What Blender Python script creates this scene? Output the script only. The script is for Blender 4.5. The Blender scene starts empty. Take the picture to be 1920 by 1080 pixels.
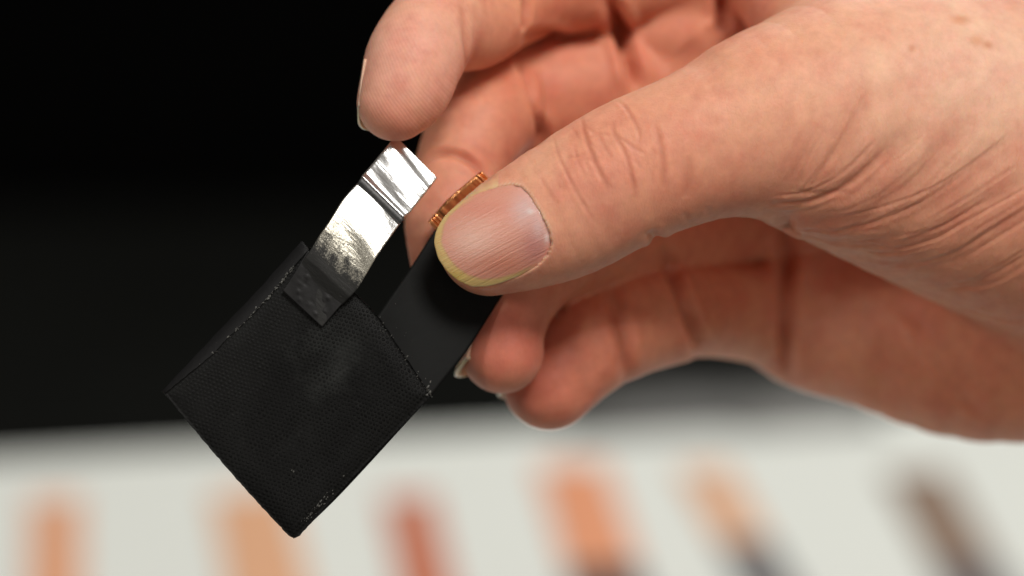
import bpy, bmesh, math, random
import numpy as np
from mathutils import Vector, Matrix
random.seed(4)
rng = np.random.default_rng(7)

# ------------------------------------------------------------------ camera, world, lamps, exposure
SC = bpy.context.scene
F0 = 510.0          # mm from the lens to the reference plane of the hand
FPX = 5600.0        # focal length in pixels of the 1920 wide picture (105 mm on 36 mm)
PITCH = math.radians(18)
CAM = np.array([0.0, 0.0, 1.245])
RIGHT = np.array([1.0, 0.0, 0.0])
UP = np.array([0.0, math.sin(PITCH), math.cos(PITCH)])
FWD = np.array([0.0, math.cos(PITCH), -math.sin(PITCH)])

def to_world(P):
    """camera aligned millimetres (x right, y up, z away) -> world metres"""
    P = np.asarray(P, float)
    return CAM + (P[..., 0:1]*RIGHT + P[..., 1:2]*UP + (F0 + P[..., 2:3])*FWD)/1000.0

def dirw(x, y, z):
    v = x*RIGHT + y*UP + z*FWD
    return v/np.linalg.norm(v)

cd = bpy.data.cameras.new('camera'); cam = bpy.data.objects.new('camera', cd)
SC.collection.objects.link(cam); SC.camera = cam
cam.location = CAM; cam.rotation_euler = (math.pi/2 - PITCH, 0, 0)
cd.lens = 105; cd.sensor_width = 36; cd.clip_start = 0.02; cd.clip_end = 60
cd.dof.use_dof = True; cd.dof.focus_distance = (F0 - 5)/1000; cd.dof.aperture_fstop = 6.2
cd.dof.aperture_blades = 0

wo = bpy.data.worlds.new('World'); SC.world = wo; wo.use_nodes = True
bg = wo.node_tree.nodes['Background']; bg.inputs[0].default_value = (1.0, 0.87, 0.75, 1); bg.inputs[1].default_value = 0.14

SUBJ = to_world(np.array([15.0, 5.0, 10.0]))
def area(name, d, dist, size, power, col, sy=None):
    L = bpy.data.lights.new(name, 'AREA'); L.energy = power; L.color = col
    L.shape = 'RECTANGLE'; L.size = size; L.size_y = sy or size
    o = bpy.data.objects.new(name, L); SC.collection.objects.link(o)
    p = SUBJ + d*dist
    o.location = p
    o.rotation_euler = Vector(SUBJ - p).to_track_quat('-Z', 'Y').to_euler()
    return o
area('ceiling_lamp_key', dirw(0.33, 0.76, -0.86), 1.8, 0.55, 26.5, (1.0, 0.965, 0.92))
area('highlight_lamp_left', dirw(-0.64, 0.16, -0.76), 2.0, 0.28, 6.5, (1.0, 0.965, 0.92))  # unseen lamp added to put the highlight on the thumb nail
area('room_light_front', dirw(0.42, -0.28, -0.90), 2.2, 1.2, 6, (1.0, 0.91, 0.80))
over = area('added_table_lamp', dirw(0, 0, 1), 1.0, 0.5, 10.5, (1.0, 0.975, 0.94))  # unseen lamp added overhead to whiten the table top
over.location = (0.25, 1.75, 2.15); over.rotation_euler = (0, 0, 0)
SC.view_settings.view_transform = 'Standard'; SC.view_settings.look = 'None'
SC.view_settings.exposure = 0.0; SC.view_settings.gamma = 1.0
SC.cycles.use_denoising = True
SC.cycles.max_bounces = 8

# ------------------------------------------------------------------ helpers
def P(px, py, d):
    s = (F0 + d)/FPX
    return np.array([(px - 960)*s, (540 - py)*s, d])

def tag(o, label=None, cat=None, group=None, kind=None):
    if label: o['label'] = label
    if cat: o['category'] = cat
    if group: o['group'] = group
    if kind: o['kind'] = kind
    return o

def empty(name, loc):
    o = bpy.data.objects.new(name, None); SC.collection.objects.link(o)
    o.location = loc; o.empty_display_size = 0.01
    return o

def make(name, V, faces, mat, parent=None, smooth=True, org=None, uv=None, cols=None, subsurf=0):
    """V in world metres. Origin at org (or at the parent's)."""
    V = np.asarray(V, float)
    if parent is not None: base = np.array(parent.location)
    elif org is not None: base = np.array(org)
    else: base = V.mean(axis=0)
    me = bpy.data.meshes.new(name)
    me.from_pydata((V - base).tolist(), [], faces if isinstance(faces, list) else faces.tolist())
    if smooth: me.polygons.foreach_set('use_smooth', [True]*len(me.polygons))
    if uv is not None:
        uvl = me.uv_layers.new(name='UVMap')
        li = np.zeros(len(me.loops), np.int32); me.loops.foreach_get('vertex_index', li)
        uvl.data.foreach_set('uv', np.asarray(uv, np.float32)[li].ravel())
    if cols is not None:
        for an, arr in cols.items():
            if arr.ndim == 2:
                a = me.color_attributes.new(an, 'FLOAT_COLOR', 'POINT')
                c = np.ones((len(V), 4), np.float32); c[:, :3] = arr
                a.data.foreach_set('color', c.ravel())
            else:
                a = me.attributes.new(an, 'FLOAT', 'POINT')
                a.data.foreach_set('value', arr.astype(np.float32))
    me.materials.append(mat); me.update()
    o = bpy.data.objects.new(name, me); SC.collection.objects.link(o)
    if parent is not None: o.parent = parent
    else: o.location = base
    if subsurf:
        m = o.modifiers.new('subdivision', 'SUBSURF'); m.levels = m.render_levels = subsurf
    return o

class Mat:
    def __init__(s, name):
        s.m = bpy.data.materials.new(name); s.m.use_nodes = True
        s.nt = s.m.node_tree; s.N = s.nt.nodes
        s.b = s.N['Principled BSDF']; s.out = s.N['Material Output']
    def n(s, typ, **kw):
        nd = s.N.new(typ)
        for k, v in kw.items():
            if hasattr(nd, k): setattr(nd, k, v)
            else: nd.inputs[k].default_value = v
        return nd
    def l(s, a, b): s.nt.links.new(a, b)
    def math(s, op, a, b=None, c=None):
        nd = s.N.new('ShaderNodeMath'); nd.operation = op
        for i, v in enumerate((a, b, c)):
            if v is None: continue
            if isinstance(v, (int, float)): nd.inputs[i].default_value = v
            else: s.l(v, nd.inputs[i])
        return nd.outputs[0]
    def mix(s, f, a, b, mode='MIX'):
        nd = s.N.new('ShaderNodeMix'); nd.data_type = 'RGBA'; nd.blend_type = mode
        if isinstance(f, (int, float)): nd.inputs[0].default_value = f
        else: s.l(f, nd.inputs[0])
        for i, v in ((6, a), (7, b)):
            if isinstance(v, tuple): nd.inputs[i].default_value = (*v, 1)
            else: s.l(v, nd.inputs[i])
        return nd.outputs[2]
    def ramp(s, f, stops):
        nd = s.N.new('ShaderNodeValToRGB'); cr = nd.color_ramp
        while len(cr.elements) < len(stops): cr.elements.new(0.5)
        for e, (p, c) in zip(cr.elements, stops):
            e.position = p; e.color = (*c, 1) if isinstance(c, tuple) else (c, c, c, 1)
        s.l(f, nd.inputs[0]); return nd.outputs[0]
    def noise(s, vec, scale, detail=3, rough=0.5, typ='ShaderNodeTexNoise'):
        nd = s.N.new(typ); nd.inputs['Scale'].default_value = scale
        if typ == 'ShaderNodeTexNoise':
            nd.inputs['Detail'].default_value = detail; nd.inputs['Roughness'].default_value = rough
        if vec is not None: s.l(vec, nd.inputs['Vector'])
        return nd.outputs[0]
    def mapping(s, vec, scale=(1, 1, 1), rot=(0, 0, 0), loc=(0, 0, 0)):
        nd = s.N.new('ShaderNodeMapping'); nd.inputs['Scale'].default_value = scale
        nd.inputs['Rotation'].default_value = rot; nd.inputs['Location'].default_value = loc
        s.l(vec, nd.inputs['Vector']); return nd.outputs[0]
    def coord(s, which='Object'):
        return s.N.new('ShaderNodeTexCoord').outputs[which]
    def attr(s, name, out='Color'):
        nd = s.N.new('ShaderNodeAttribute'); nd.attribute_name = name; return nd.outputs[out]
    def bump(s, h, dist, strength=1.0, normal=None):
        nd = s.N.new('ShaderNodeBump'); nd.inputs['Distance'].default_value = dist
        nd.inputs['Strength'].default_value = strength
        s.l(h, nd.inputs['Height'])
        if normal is not None: s.l(normal, nd.inputs['Normal'])
        return nd.outputs[0]
    def set(s, **kw):
        for k, v in kw.items():
            key = k.replace('_', ' ')
            inp = s.b.inputs[key]
            if isinstance(v, (int, float)): inp.default_value = v
            elif isinstance(v, tuple): inp.default_value = (*v, 1) if (len(v) == 3 and inp.type == 'RGBA') else v
            else: s.l(v, inp)
        return s

# ------------------------------------------------------------------ materials
def mat_skin():
    m = Mat('skin'); co = m.coord()
    tint = m.attr('tint')
    n1 = m.noise(co, 130, 4, 0.6); n2 = m.noise(co, 420, 4, 0.65)
    mott = m.ramp(n1, [(0.32, (0.95, 0.83, 0.83)), (0.5, (1.0, 1.0, 1.0)), (0.68, (1.03, 1.10, 1.08))])
    c = m.mix(1.0, tint, mott, 'MULTIPLY')
    mott2 = m.ramp(n2, [(0.3, (0.90, 0.87, 0.86)), (0.65, (1.04, 1.04, 1.04))])
    c = m.mix(0.8, c, mott2, 'MULTIPLY')
    m.set(Base_Color=c, Roughness=0.52, Subsurface_Weight=0.75, Subsurface_Scale=0.0016)
    m.b.inputs['Subsurface Radius'].default_value = (1.0, 0.32, 0.16)
    m.b.inputs['Specular IOR Level'].default_value = 0.27
    # skin lines: cells stretched a little, fine pores, long shallow folds
    dist = m.N.new('ShaderNodeVectorMath'); dist.operation = 'ADD'
    nz = m.N.new('ShaderNodeTexNoise'); nz.inputs['Scale'].default_value = 500
    m.l(co, nz.inputs['Vector'])
    sc = m.N.new('ShaderNodeVectorMath'); sc.operation = 'SCALE'; sc.inputs['Scale'].default_value = 0.0008
    m.l(nz.outputs['Color'], sc.inputs[0]); m.l(co, dist.inputs[0]); m.l(sc.outputs[0], dist.inputs[1])
    # the lines run across the thumb and up the web
    mp = m.mapping(dist.outputs[0], (1.0, 1.0, 0.45), (0, math.radians(-38), 0))
    v = m.N.new('ShaderNodeTexVoronoi'); v.feature = 'DISTANCE_TO_EDGE'; v.inputs['Scale'].default_value = 1600
    m.l(mp, v.inputs['Vector'])
    cells = m.math('MINIMUM', v.outputs['Distance'], 0.22)
    mp2 = m.mapping(dist.outputs[0], (1.0, 1.0, 0.16), (0, math.radians(-38), 0))
    folds = m.noise(mp2, 520, 4, 0.6)
    pores = m.noise(co, 2600, 2, 0.5)
    wr = m.attr('wrinkle', 'Fac')
    back = m.attr('back', 'Fac')
    h = m.math('MULTIPLY', m.math('MULTIPLY', cells, 0.55), back)
    h = m.math('ADD', h, m.math('MULTIPLY', m.math('MULTIPLY', folds, 2.2), wr))
    h = m.math('ADD', h, m.math('MULTIPLY', pores, 0.16))
    wv = m.N.new('ShaderNodeTexWave'); wv.inputs['Scale'].default_value = 560; wv.inputs['Distortion'].default_value = 7
    wv.inputs['Detail'].default_value = 1; wv.inputs['Detail Scale'].default_value = 0.22
    m.l(m.mapping(co, (1, 1, 1), (0.3, 0.5, 0.2)), wv.inputs['Vector'])
    h = m.math('ADD', h, m.math('MULTIPLY', m.math('MULTIPLY', wv.outputs['Fac'], 0.14), m.math('SUBTRACT', 1.0, back)))
    m.set(Normal=m.bump(h, 0.00028, 0.5))
    # dry cuticle skin is paler and rougher
    return m.m

def mat_nail(thumb=True):
    m = Mat('thumb_nail' if thumb else 'finger_nail')
    co = m.coord('UV')
    tint = m.attr('tint')
    mp = m.mapping(co, (0.07, 1.9, 1.0))
    ridg = m.noise(mp, 1.0, 3, 0.6)
    fine = m.noise(m.mapping(co, (2.0, 5.0, 1)), 1.0, 3, 0.6)
    c = m.mix(0.14, tint, m.ramp(ridg, [(0.35, (0.88, 0.80, 0.78)), (0.65, (1.06, 1.06, 1.06))]), 'MULTIPLY')
    m.set(Base_Color=c, Roughness=m.math('MULTIPLY_ADD', fine, 0.34, 0.14), Subsurface_Weight=0.5, Subsurface_Scale=0.0008)
    m.b.inputs['Subsurface Radius'].default_value = (1.0, 0.4, 0.25)
    m.b.inputs['Coat Weight'].default_value = 0.6; m.b.inputs['Coat Roughness'].default_value = 0.15
    n = m.bump(ridg, 0.00032, 0.6)
    n = m.bump(fine, 0.00008, 0.8, n)
    m.set(Normal=n)
    m.l(n, m.b.inputs['Coat Normal'])
    return m.m

def mat_mesh_black():
    m = Mat('black_woven_separator')
    uv = m.coord('UV')
    wob = m.noise(uv, 0.35, 2, 0.5)
    sep = m.N.new('ShaderNodeSeparateXYZ'); m.l(uv, sep.inputs[0])
    u = m.math('ADD', sep.outputs[0], m.math('MULTIPLY', wob, 1.5)); v = sep.outputs[1]
    k = 2*math.pi/0.72; k2 = 2*math.pi/0.60
    a = m.math('COSINE', m.math('MULTIPLY', u, k))
    b1 = m.math('COSINE', m.math('ADD', m.math('MULTIPLY', u, k/2), m.math('MULTIPLY', v, k2*0.866)))
    b2 = m.math('COSINE', m.math('SUBTRACT', m.math('MULTIPLY', u, k/2), m.math('MULTIPLY', v, k2*0.866)))
    f = m.math('ADD', a, m.math('ADD', b1, b2))                     # -1.5 .. 3
    hole = m.math('SMOOTH_MIN', m.math('MAXIMUM', m.math('SUBTRACT', f, 0.1), 0.0), 1.2, 0.5)
    patch = m.ramp(m.noise(uv, 0.13, 3, 0.55), [(0.36, 0.15), (0.60, 1.0)])
    zone = m.math('ADD', m.math('MULTIPLY', sep.outputs[0], 0.034), m.math('MULTIPLY', m.noise(uv, 0.09, 2, 0.5), 0.5))
    patch = m.math('MULTIPLY', patch, m.ramp(zone, [(0.45, 0.12), (0.85, 1.0)]))
    hole = m.math('MULTIPLY', hole, patch)
    dust = m.ramp(m.noise(uv, 2.6, 4, 0.7), [(0.60, 0.0), (0.80, 1.0)])
    smear_sheen = m.ramp(m.noise(uv, 0.10, 3, 0.6), [(0.35, (0.0018, 0.0019, 0.0018)), (0.7, (0.0050, 0.0053, 0.0050))])
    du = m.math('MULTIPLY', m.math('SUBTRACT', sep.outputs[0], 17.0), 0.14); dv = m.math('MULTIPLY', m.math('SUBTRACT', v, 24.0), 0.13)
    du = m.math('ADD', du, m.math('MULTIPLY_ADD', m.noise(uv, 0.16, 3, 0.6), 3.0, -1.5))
    film_or_sheen = m.math('SUBTRACT', 1.0, m.math('ADD', m.math('MULTIPLY', du, du), m.math('MULTIPLY', dv, dv)))
    film_or_sheen = m.math('MULTIPLY', m.math('MAXIMUM', film_or_sheen, 0.0), m.ramp(m.noise(uv, 0.30, 4, 0.65), [(0.30, 0.25), (0.70, 1.0)]))
    smear_sheen = m.mix(film_or_sheen, smear_sheen, (0.020, 0.0212, 0.020))  # painted sheen: a broad soft highlight put into the black base colour
    c = m.mix(m.math('MULTIPLY', hole, 0.75), smear_sheen, (0.0015, 0.0015, 0.0017))
    c = m.mix(m.math('MULTIPLY', dust, 0.22), c, (0.12, 0.12, 0.12))
    fn = m.noise(uv, 5.0, 3, 0.6)
    n = m.bump(m.math('MULTIPLY', hole, -1.0), 0.00035, 1.0)
    n = m.bump(fn, 0.00006, 0.6, n)
    m.set(Base_Color=c, Roughness=m.math('MULTIPLY_ADD', fn, 0.25, 0.42), Normal=n)
    m.b.inputs['Specular IOR Level'].default_value = 0.17
    return m.m

def mat_black(name, base=(0.012, 0.012, 0.0125), rough=0.6, bumpd=0.00008, spec=0.3, scale=900, dust=0.25):
    m = Mat(name); co = m.coord()
    n1 = m.noise(co, scale, 4, 0.65); n2 = m.noise(co, scale*0.12, 3, 0.5)
    c = m.mix(n2, tuple(x*0.7 for x in base), tuple(x*1.5 for x in base))
    sp = m.ramp(m.noise(co, 2400, 2, 0.5), [(0.74, 0.0), (0.80, 1.0)])
    c = m.mix(m.math('MULTIPLY', sp, dust), c, (0.25, 0.24, 0.22))
    m.set(Base_Color=c, Roughness=rough, Normal=m.bump(n1, bumpd, 0.8))
    m.b.inputs['Specular IOR Level'].default_value = spec
    return m.m

def mat_alu():
    """bare foil; black coating wears away along u (mm from the lower end)"""
    m = Mat('aluminium_foil'); uv = m.coord('UV')
    sep = m.N.new('ShaderNodeSeparateXYZ'); m.l(uv, sep.inputs[0])
    u, v = sep.outputs[0], sep.outputs[1]
    streak = m.noise(m.mapping(uv, (0.9, 0.28, 1)), 1.0, 4, 0.6)
    speck = m.noise(m.mapping(uv, (1.0, 0.8, 1)), 3.4, 5, 0.75)
    blot = m.noise(uv, 0.42, 3, 0.6)
    # coating amount: 1 up to about 12.5 mm, ragged until 19 mm, specks further on
    edge = m.math('SUBTRACT', 13.6, u)
    a = m.math('ADD', m.math('MULTIPLY', edge, 0.20), m.math('MULTIPLY_ADD', speck, 2.6, -1.3))
    a = m.math('ADD', a, m.math('MULTIPLY_ADD', blot, 2.2, -1.15))
    cov = m.ramp(a, [(0.30, 0.0), (0.52, 0.7), (0.8, 1.0)])
    far = m.ramp(m.noise(uv, 2.2, 3, 0.6), [(0.70, 0.0), (0.74, 0.8)])
    film_or_sheen = m.ramp(m.math('MULTIPLY', u, 0.04), [(0.40, 1.0), (0.64, 0.25), (0.9, 0.0)])
    cov = m.math('MAXIMUM', cov, m.math('MULTIPLY', far, film_or_sheen))
    N = m.bump(streak, 0.00022, 0.7)
    N = m.bump(speck, 0.00006, 0.5, N)
    grime = m.ramp(m.math('ADD', m.math('MULTIPLY', m.math('SUBTRACT', 20.5, u), 0.05), speck), [(0.52, 0.0), (0.75, 0.85)])
    metal = m.mix(grime, (0.74, 0.74, 0.72), (0.30, 0.28, 0.22))
    c = m.mix(cov, metal, (0.017, 0.017, 0.016))
    m.set(Base_Color=c, Metallic=m.math('SUBTRACT', 1.0, cov), Roughness=m.math('MULTIPLY_ADD', cov, 0.25, 0.34), Normal=N)
    m.b.inputs['Specular IOR Level'].default_value = 0.3
    return m.m

def mat_alu_clean():
    m = Mat('bright_aluminium_foil'); uv = m.coord('UV')
    streak = m.noise(m.mapping(uv, (0.55, 0.10, 1)), 1.0, 3, 0.5)
    fine = m.noise(uv, 2.2, 3, 0.6)
    N = m.bump(streak, 0.0004, 0.5); N = m.bump(fine, 0.00004, 0.5, N)
    m.set(Base_Color=(0.76, 0.765, 0.76), Metallic=1.0, Roughness=0.27, Normal=N)
    return m.m

def mat_copper():
    m = Mat('copper_foil'); co = m.coord()
    n = m.noise(co, 900, 3, 0.6)
    m.set(Base_Color=(0.92, 0.40, 0.16), Metallic=1.0, Roughness=0.30, Normal=m.bump(n, 0.00001, 0.3))
    return m.m

def mat_plain(name, c, rough=0.6, var=0.1, scale=30, metal=0.0, spec=0.4):
    m = Mat(name); co = m.coord()
    n = m.noise(co, scale, 4, 0.6)
    col = m.mix(n, tuple(x*(1-var) for x in c), tuple(min(1, x*(1+var)) for x in c))
    m.set(Base_Color=col, Roughness=rough, Metallic=metal, Normal=m.bump(n, 0.0004, 0.3))
    m.b.inputs['Specular IOR Level'].default_value = spec
    return m.m

M_skin = mat_skin(); M_nail = mat_nail(True); M_nail2 = mat_nail(False)

# ------------------------------------------------------------------ the place: floor, wall, table
def box(c, s, rotz=0.0):
    """world box: centre, size"""
    V = np.array([[x, y, z] for x in (-.5, .5) for y in (-.5, .5) for z in (-.5, .5)])*np.array(s)
    R = np.array([[math.cos(rotz), -math.sin(rotz), 0], [math.sin(rotz), math.cos(rotz), 0], [0, 0, 1]])
    V = V @ R.T + np.array(c)
    F = [(0, 1, 3, 2), (4, 6, 7, 5), (0, 4, 5, 1), (2, 3, 7, 6), (0, 2, 6, 4), (1, 5, 7, 3)]
    return V, F

def bevbox(name, c, s, rotz, mat, bev, parent=None):
    V, F = box(c, s, rotz)
    o = make(name, V, F, mat, parent=parent, smooth=False)
    b = o.modifiers.new('bevel', 'BEVEL'); b.width = bev; b.segments = 2; b.limit_method = 'ANGLE'
    return o

V, F = box((0, 4, -0.05), (16, 16, 0.1))
tag(make('floor', V, F, mat_plain('dark_floor', (0.026, 0.028, 0.026), 0.8, 0.3, 3, spec=0.0), smooth=False), kind='structure')
V, F = box((0, 4.3, 2.0), (16, 0.2, 4.2))
tag(make('backdrop', V, F, mat_plain('black_curtain', (0.0045, 0.0045, 0.0045), 0.9, 0.3, 3, spec=0.0), smooth=False), kind='structure')

# table: its far edge falls where the rays through (0,842) and (1920,732) meet the top
TZ = 0.750
def on_plane(px, py, z=TZ):
    d = (px-960)/FPX*RIGHT + (540-py)/FPX*UP + FWD
    t = (z - CAM[2])/d[2]
    return CAM + d*t
A = on_plane(0, 853); B = on_plane(1920, 743)
e = (B - A); e[2] = 0; yaw = math.atan2(e[1], e[0]); ex = np.array([math.cos(yaw), math.sin(yaw), 0]); ey = np.array([-math.sin(yaw), math.cos(yaw), 0])
mid = (A + B)/2
tw, td, th = 1.8, 0.80, 0.028
table = empty('display_table', (mid - ey*td/2) * np.array([1, 1, 0]))
tag(table, 'white topped display table out of focus under the hand, with sample strips laid on it', 'table')
M_white = mat_plain('white_laminate', (0.86, 0.90, 0.85), 0.55, 0.03, 8)
M_leg = mat_plain('dark_table_leg', (0.03, 0.03, 0.03), 0.4, 0.1, 20)
c = mid - ey*td/2
bevbox('tabletop', (c[0], c[1], TZ - th/2 - 0.0012), (tw, td, th), yaw, M_white, 0.003, table)
for sx in (-1, 1):
    for sy in (-1, 1):
        q = c + ex*sx*(tw/2 - 0.06) + ey*sy*(td/2 - 0.06)
        bevbox('leg', (q[0], q[1], (TZ - th)/2 - 0.001), (0.045, 0.045, TZ - th), yaw, M_leg, 0.003, table)

# ------------------------------------------------------------------ blurred sample strips on the table
def strip_pts(px0, py0, px1, py1, wpx):
    a = on_plane(px0, py0); b = on_plane(px1, py1)
    return a, b, wpx
def sample(name, label, top, direction_px, wmm, segs, group='electrode sample strips laid out on the white table'):
    """top: pixel of the far end. segs: (length mm, material, part name)"""
    a = on_plane(*top); b = on_plane(*direction_px)
    dv = b - a; dv[2] = 0; dv /= np.linalg.norm(dv)
    sd = np.array([-dv[1], dv[0], 0])
    L = sum(s[0] for s in segs)/1000
    root = empty(name, (a[0] + dv[0]*L/2, a[1] + dv[1]*L/2, TZ))
    tag(root, label, 'sample strip', group)
    t = 0.0
    for i, (ln, mt, pn) in enumerate(segs):
        n = max(3, int(ln/4)); Vs = []; Fs = []
        z0 = TZ - 0.0004 + 0.0004*(i + 1)
        for k in range(n + 1):
            s = (t + ln*k/n)/1000; w = wmm/2000*(1 + 0.02*math.sin(k*2.1 + i))
            lift = 0.0009*math.sin(math.pi*k/n)**2*(0.5 + 0.5*math.sin(k*1.3))
            for sg, zz in ((-1, 0), (1, 0), (1, 0.0005), (-1, 0.0005)):
                p = a + dv*s + sd*sg*w; Vs.append((p[0], p[1], z0 + zz + lift))
        for k in range(n):
            o0 = 4*k
            for j in range(4):
                Fs.append((o0 + j, o0 + (j+1) % 4, o0 + 4 + (j+1) % 4, o0 + 4 + j))
        Fs += [(3, 2, 1, 0), tuple(4*n + j for j in range(4))]
        make(pn, Vs, Fs, mt, parent=root, smooth=False)
        t += ln
    return root
def mdiff(name, c, metal=0.35, rough=0.6): return mat_plain(name, c, rough, 0.12, 120, metal)
C1 = mdiff('tan_copper_sheet', (0.84, 0.42, 0.24), 0.0); C2 = mdiff('pale_tan_sheet', (0.82, 0.46, 0.27), 0.0)
C3 = mdiff('red_copper_sheet', (0.62, 0.20, 0.11), 0.0); C4 = mdiff('orange_copper_sheet', (0.86, 0.37, 0.20), 0.0)
C6 = mdiff('brown_sheet', (0.30, 0.21, 0.155), 0.0)
G1 = mdiff('charcoal_coating', (0.07, 0.068, 0.075), 0.0, 0.7); G2 = mdiff('grey_coating', (0.17, 0.16, 0.165), 0.0, 0.7)
sample('sample_strip', 'blurred narrow tan copper strip, leftmost on the white table', (104, 935), (104, 1080), 22, [(190, C1, 'copper_foil')])
sample('sample_strip', 'blurred wide pale tan strip whose end lies behind the black pouch', (466, 925), (499, 1080), 33, [(200, C2, 'copper_foil')])
sample('sample_strip', 'blurred red-brown strip just right of the lowest corner of the pouch', (764, 930), (797, 1080), 22, [(120, C3, 'copper_foil'), (70, G1, 'coating')])
sample('sample_strip', 'blurred broad orange copper strip with a charcoal lower half, under the fingertips', (1070, 872), (1135, 1080), 31, [(118, C4, 'copper_foil'), (110, G1, 'coating')])
sample('sample_strip', 'blurred slim tan strip with grey lower half, between the orange and brown strips', (1316, 878), (1432, 1080), 22, [(86, C2, 'copper_foil'), (130, G2, 'coating')])
sample('sample_strip', 'blurred brown strip turning grey, rightmost on the white table', (1716, 886), (1822, 1080), 29, [(105, C6, 'copper_foil'), (130, G2, 'coating')])

# crumpled dark plastic lying at the far table edge, seen under the hand
def crumpled(name, px, py, w, dep, hgt, mat, label, seed):
    r = np.random.default_rng(seed); c = on_plane(px, py)
    n = 26; Vs = []; Fs = []
    ph = r.uniform(0, 6.28, 12); kx = r.uniform(1.5, 9, 12); ky = r.uniform(1.5, 9, 12)
    for i in range(n + 1):
        for j in range(n + 1):
            a, b = i/n*2 - 1, j/n*2 - 1
            rr = max(abs(a), abs(b)); env = max(0.0, 1 - rr**2.2)
            q = sum(math.sin(kx[k]*a + ky[k]*b + ph[k])/(k*0.4 + 1.5) for k in range(12))
            z = hgt*env*(0.65 + 0.22*q)
            p = c + ex*a*w/2*(1 + 0.1*q) + ey*b*dep/2
            Vs.append((p[0], p[1], TZ + max(0.0008, z)))
    for i in range(n):
        for j in range(n):
            a = i*(n+1) + j; Fs.append((a, a + n + 1, a + n + 2, a + 1))
    o = make(name, Vs, Fs, mat, smooth=True, org=(c[0], c[1], TZ))
    s = o.modifiers.new('thickness', 'SOLIDIFY'); s.thickness = 0.0006
    tag(o, label, 'cloth')
crumpled('crumpled_cloth', 1255, 775, 0.10, 0.05, 0.013, mat_plain('grey_film', (0.10, 0.10, 0.095), 0.5, 0.3, 60), 'crumpled dark grey cloth at the far table edge, seen under the little finger', 3)
crumpled('crumpled_cloth', 1500, 770, 0.07, 0.05, 0.010, mat_plain('grey_film_light', (0.20, 0.20, 0.19), 0.5, 0.3, 60), 'crumpled lighter grey cloth at the far table edge, seen under the palm', 5)

# ------------------------------------------------------------------ the hand: one implicit surface
BIG = 60.0
def spline(pts, sub=4):
    Q = []
    for (px, py, d, r) in pts:
        s = (F0 + d)/FPX; p = P(px, py, d); Q.append([p[0], p[1], p[2], r*s])
    Q = np.array(Q); out = []
    n = len(Q)
    for i in range(n - 1):
        p0 = Q[max(i-1, 0)]; p1 = Q[i]; p2 = Q[i+1]; p3 = Q[min(i+2, n-1)]
        for k in range(sub):
            t = k/sub
            out.append(0.5*((2*p1) + (p2-p0)*t + (2*p0-5*p1+4*p2-p3)*t*t + (3*p1-p0-3*p2+p3)*t**3))
    out.append(Q[-1]); return np.array(out, np.float32)

class Chain:
    def __init__(s, pts, q=1.0, ax=(0, 0, 1), sub=4):
        s.C = spline(pts, sub); s.q = q; a = np.array(ax, np.float32); s.ax = a/np.linalg.norm(a)
        R = s.C[:, 3].max()
        s.lo = s.C[:, :3].min(0) - R; s.hi = s.C[:, :3].max(0) + R
    def __call__(s, X):
        o = np.maximum(np.maximum(s.lo - X, X - s.hi), 0)
        bd = np.sqrt((o*o).sum(1))
        res = bd + 8.0
        idx = np.nonzero(bd < 14.0)[0]
        if len(idx) == 0: return res
        Y = X[idx]; best = np.full(len(Y), 1e9, np.float32)
        for k in range(len(s.C) - 1):
            a = s.C[k]; b = s.C[k+1]; ab = b[:3] - a[:3]
            w = Y - a[:3]
            t = np.clip(w @ ab/max(1e-6, float(ab @ ab)), 0, 1)
            v = w - t[:, None]*ab
            if s.q != 1.0: v = v + (s.q - 1)*(v @ s.ax)[:, None]*s.ax
            d = np.sqrt((v*v).sum(1)) - (a[3] + t*(b[3] - a[3]))
            best = np.minimum(best, d)
        res[idx] = best
        return res

def smin(a, b, k):
    h = np.maximum(k - np.abs(a - b), 0)/k
    return np.minimum(a, b) - h*h*k*0.25

thumb = Chain([(919,458,0,97),(985,428,0,116),(1065,390,0,130),(1178,325,0,136),(1300,277,1,142),(1430,232,4,160)], 1.18)
thenar = Chain([(1430,232,4,160),(1590,228,10,236),(1800,270,20,290),(2020,330,30,320),(2300,380,42,330),(2750,400,50,330),(3250,420,55,345)], 1.30)
web = Chain([(1600,130,18,130),(1500,20,32,100),(1440,-70,46,98)])
pad = Chain([(1262,62,50,104),(1330,70,54,112),(1480,90,58,120)])
m_index = Chain([(1420,-75,50,104),(1700,50,52,130),(2300,330,50,220)])
m_middle = Chain([(1410,130,58,108),(1750,220,60,130),(2300,370,52,200)])
m_ring = Chain([(1440,360,63,108),(1800,380,64,140),(2300,400,54,200)])
m_little = Chain([(1525,605,63,110),(1640,615,60,150),(1850,640,56,190),(2100,590,54,215),(2350,500,52,230)])
f_index = Chain([(1420,-78,50,105),(1280,-70,46,106),(1140,-56,42,110),(1020,-42,36,108),(945,-5,29,95),(885,42,20,90),(822,45,11,88),(780,105,5,92),(762,158,3,87),(742,192,2,73)], 1.05)
f_middle = Chain([(1410,130,58,110),(1290,140,54,112),(1150,162,50,120),(1030,186,46,123),(945,184,41,102),(903,228,29,97),(862,315,23,85),(846,400,19,88),(850,480,17,82)], 1.05)
f_ring = Chain([(1440,370,64,108),(1330,400,52,105),(1220,440,40,98),(1130,455,31,92),(1035,485,23,86),(975,545,17,80),(946,610,14.5,78),(942,660,13.5,78)], 1.05)
f_little = Chain([(1520,605,63,108),(1410,590,54,90),(1310,580,44,90),(1240,590,38,98),(1172,606,33,103),(1098,650,28,97),(1030,720,25,87)], 1.05)

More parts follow.
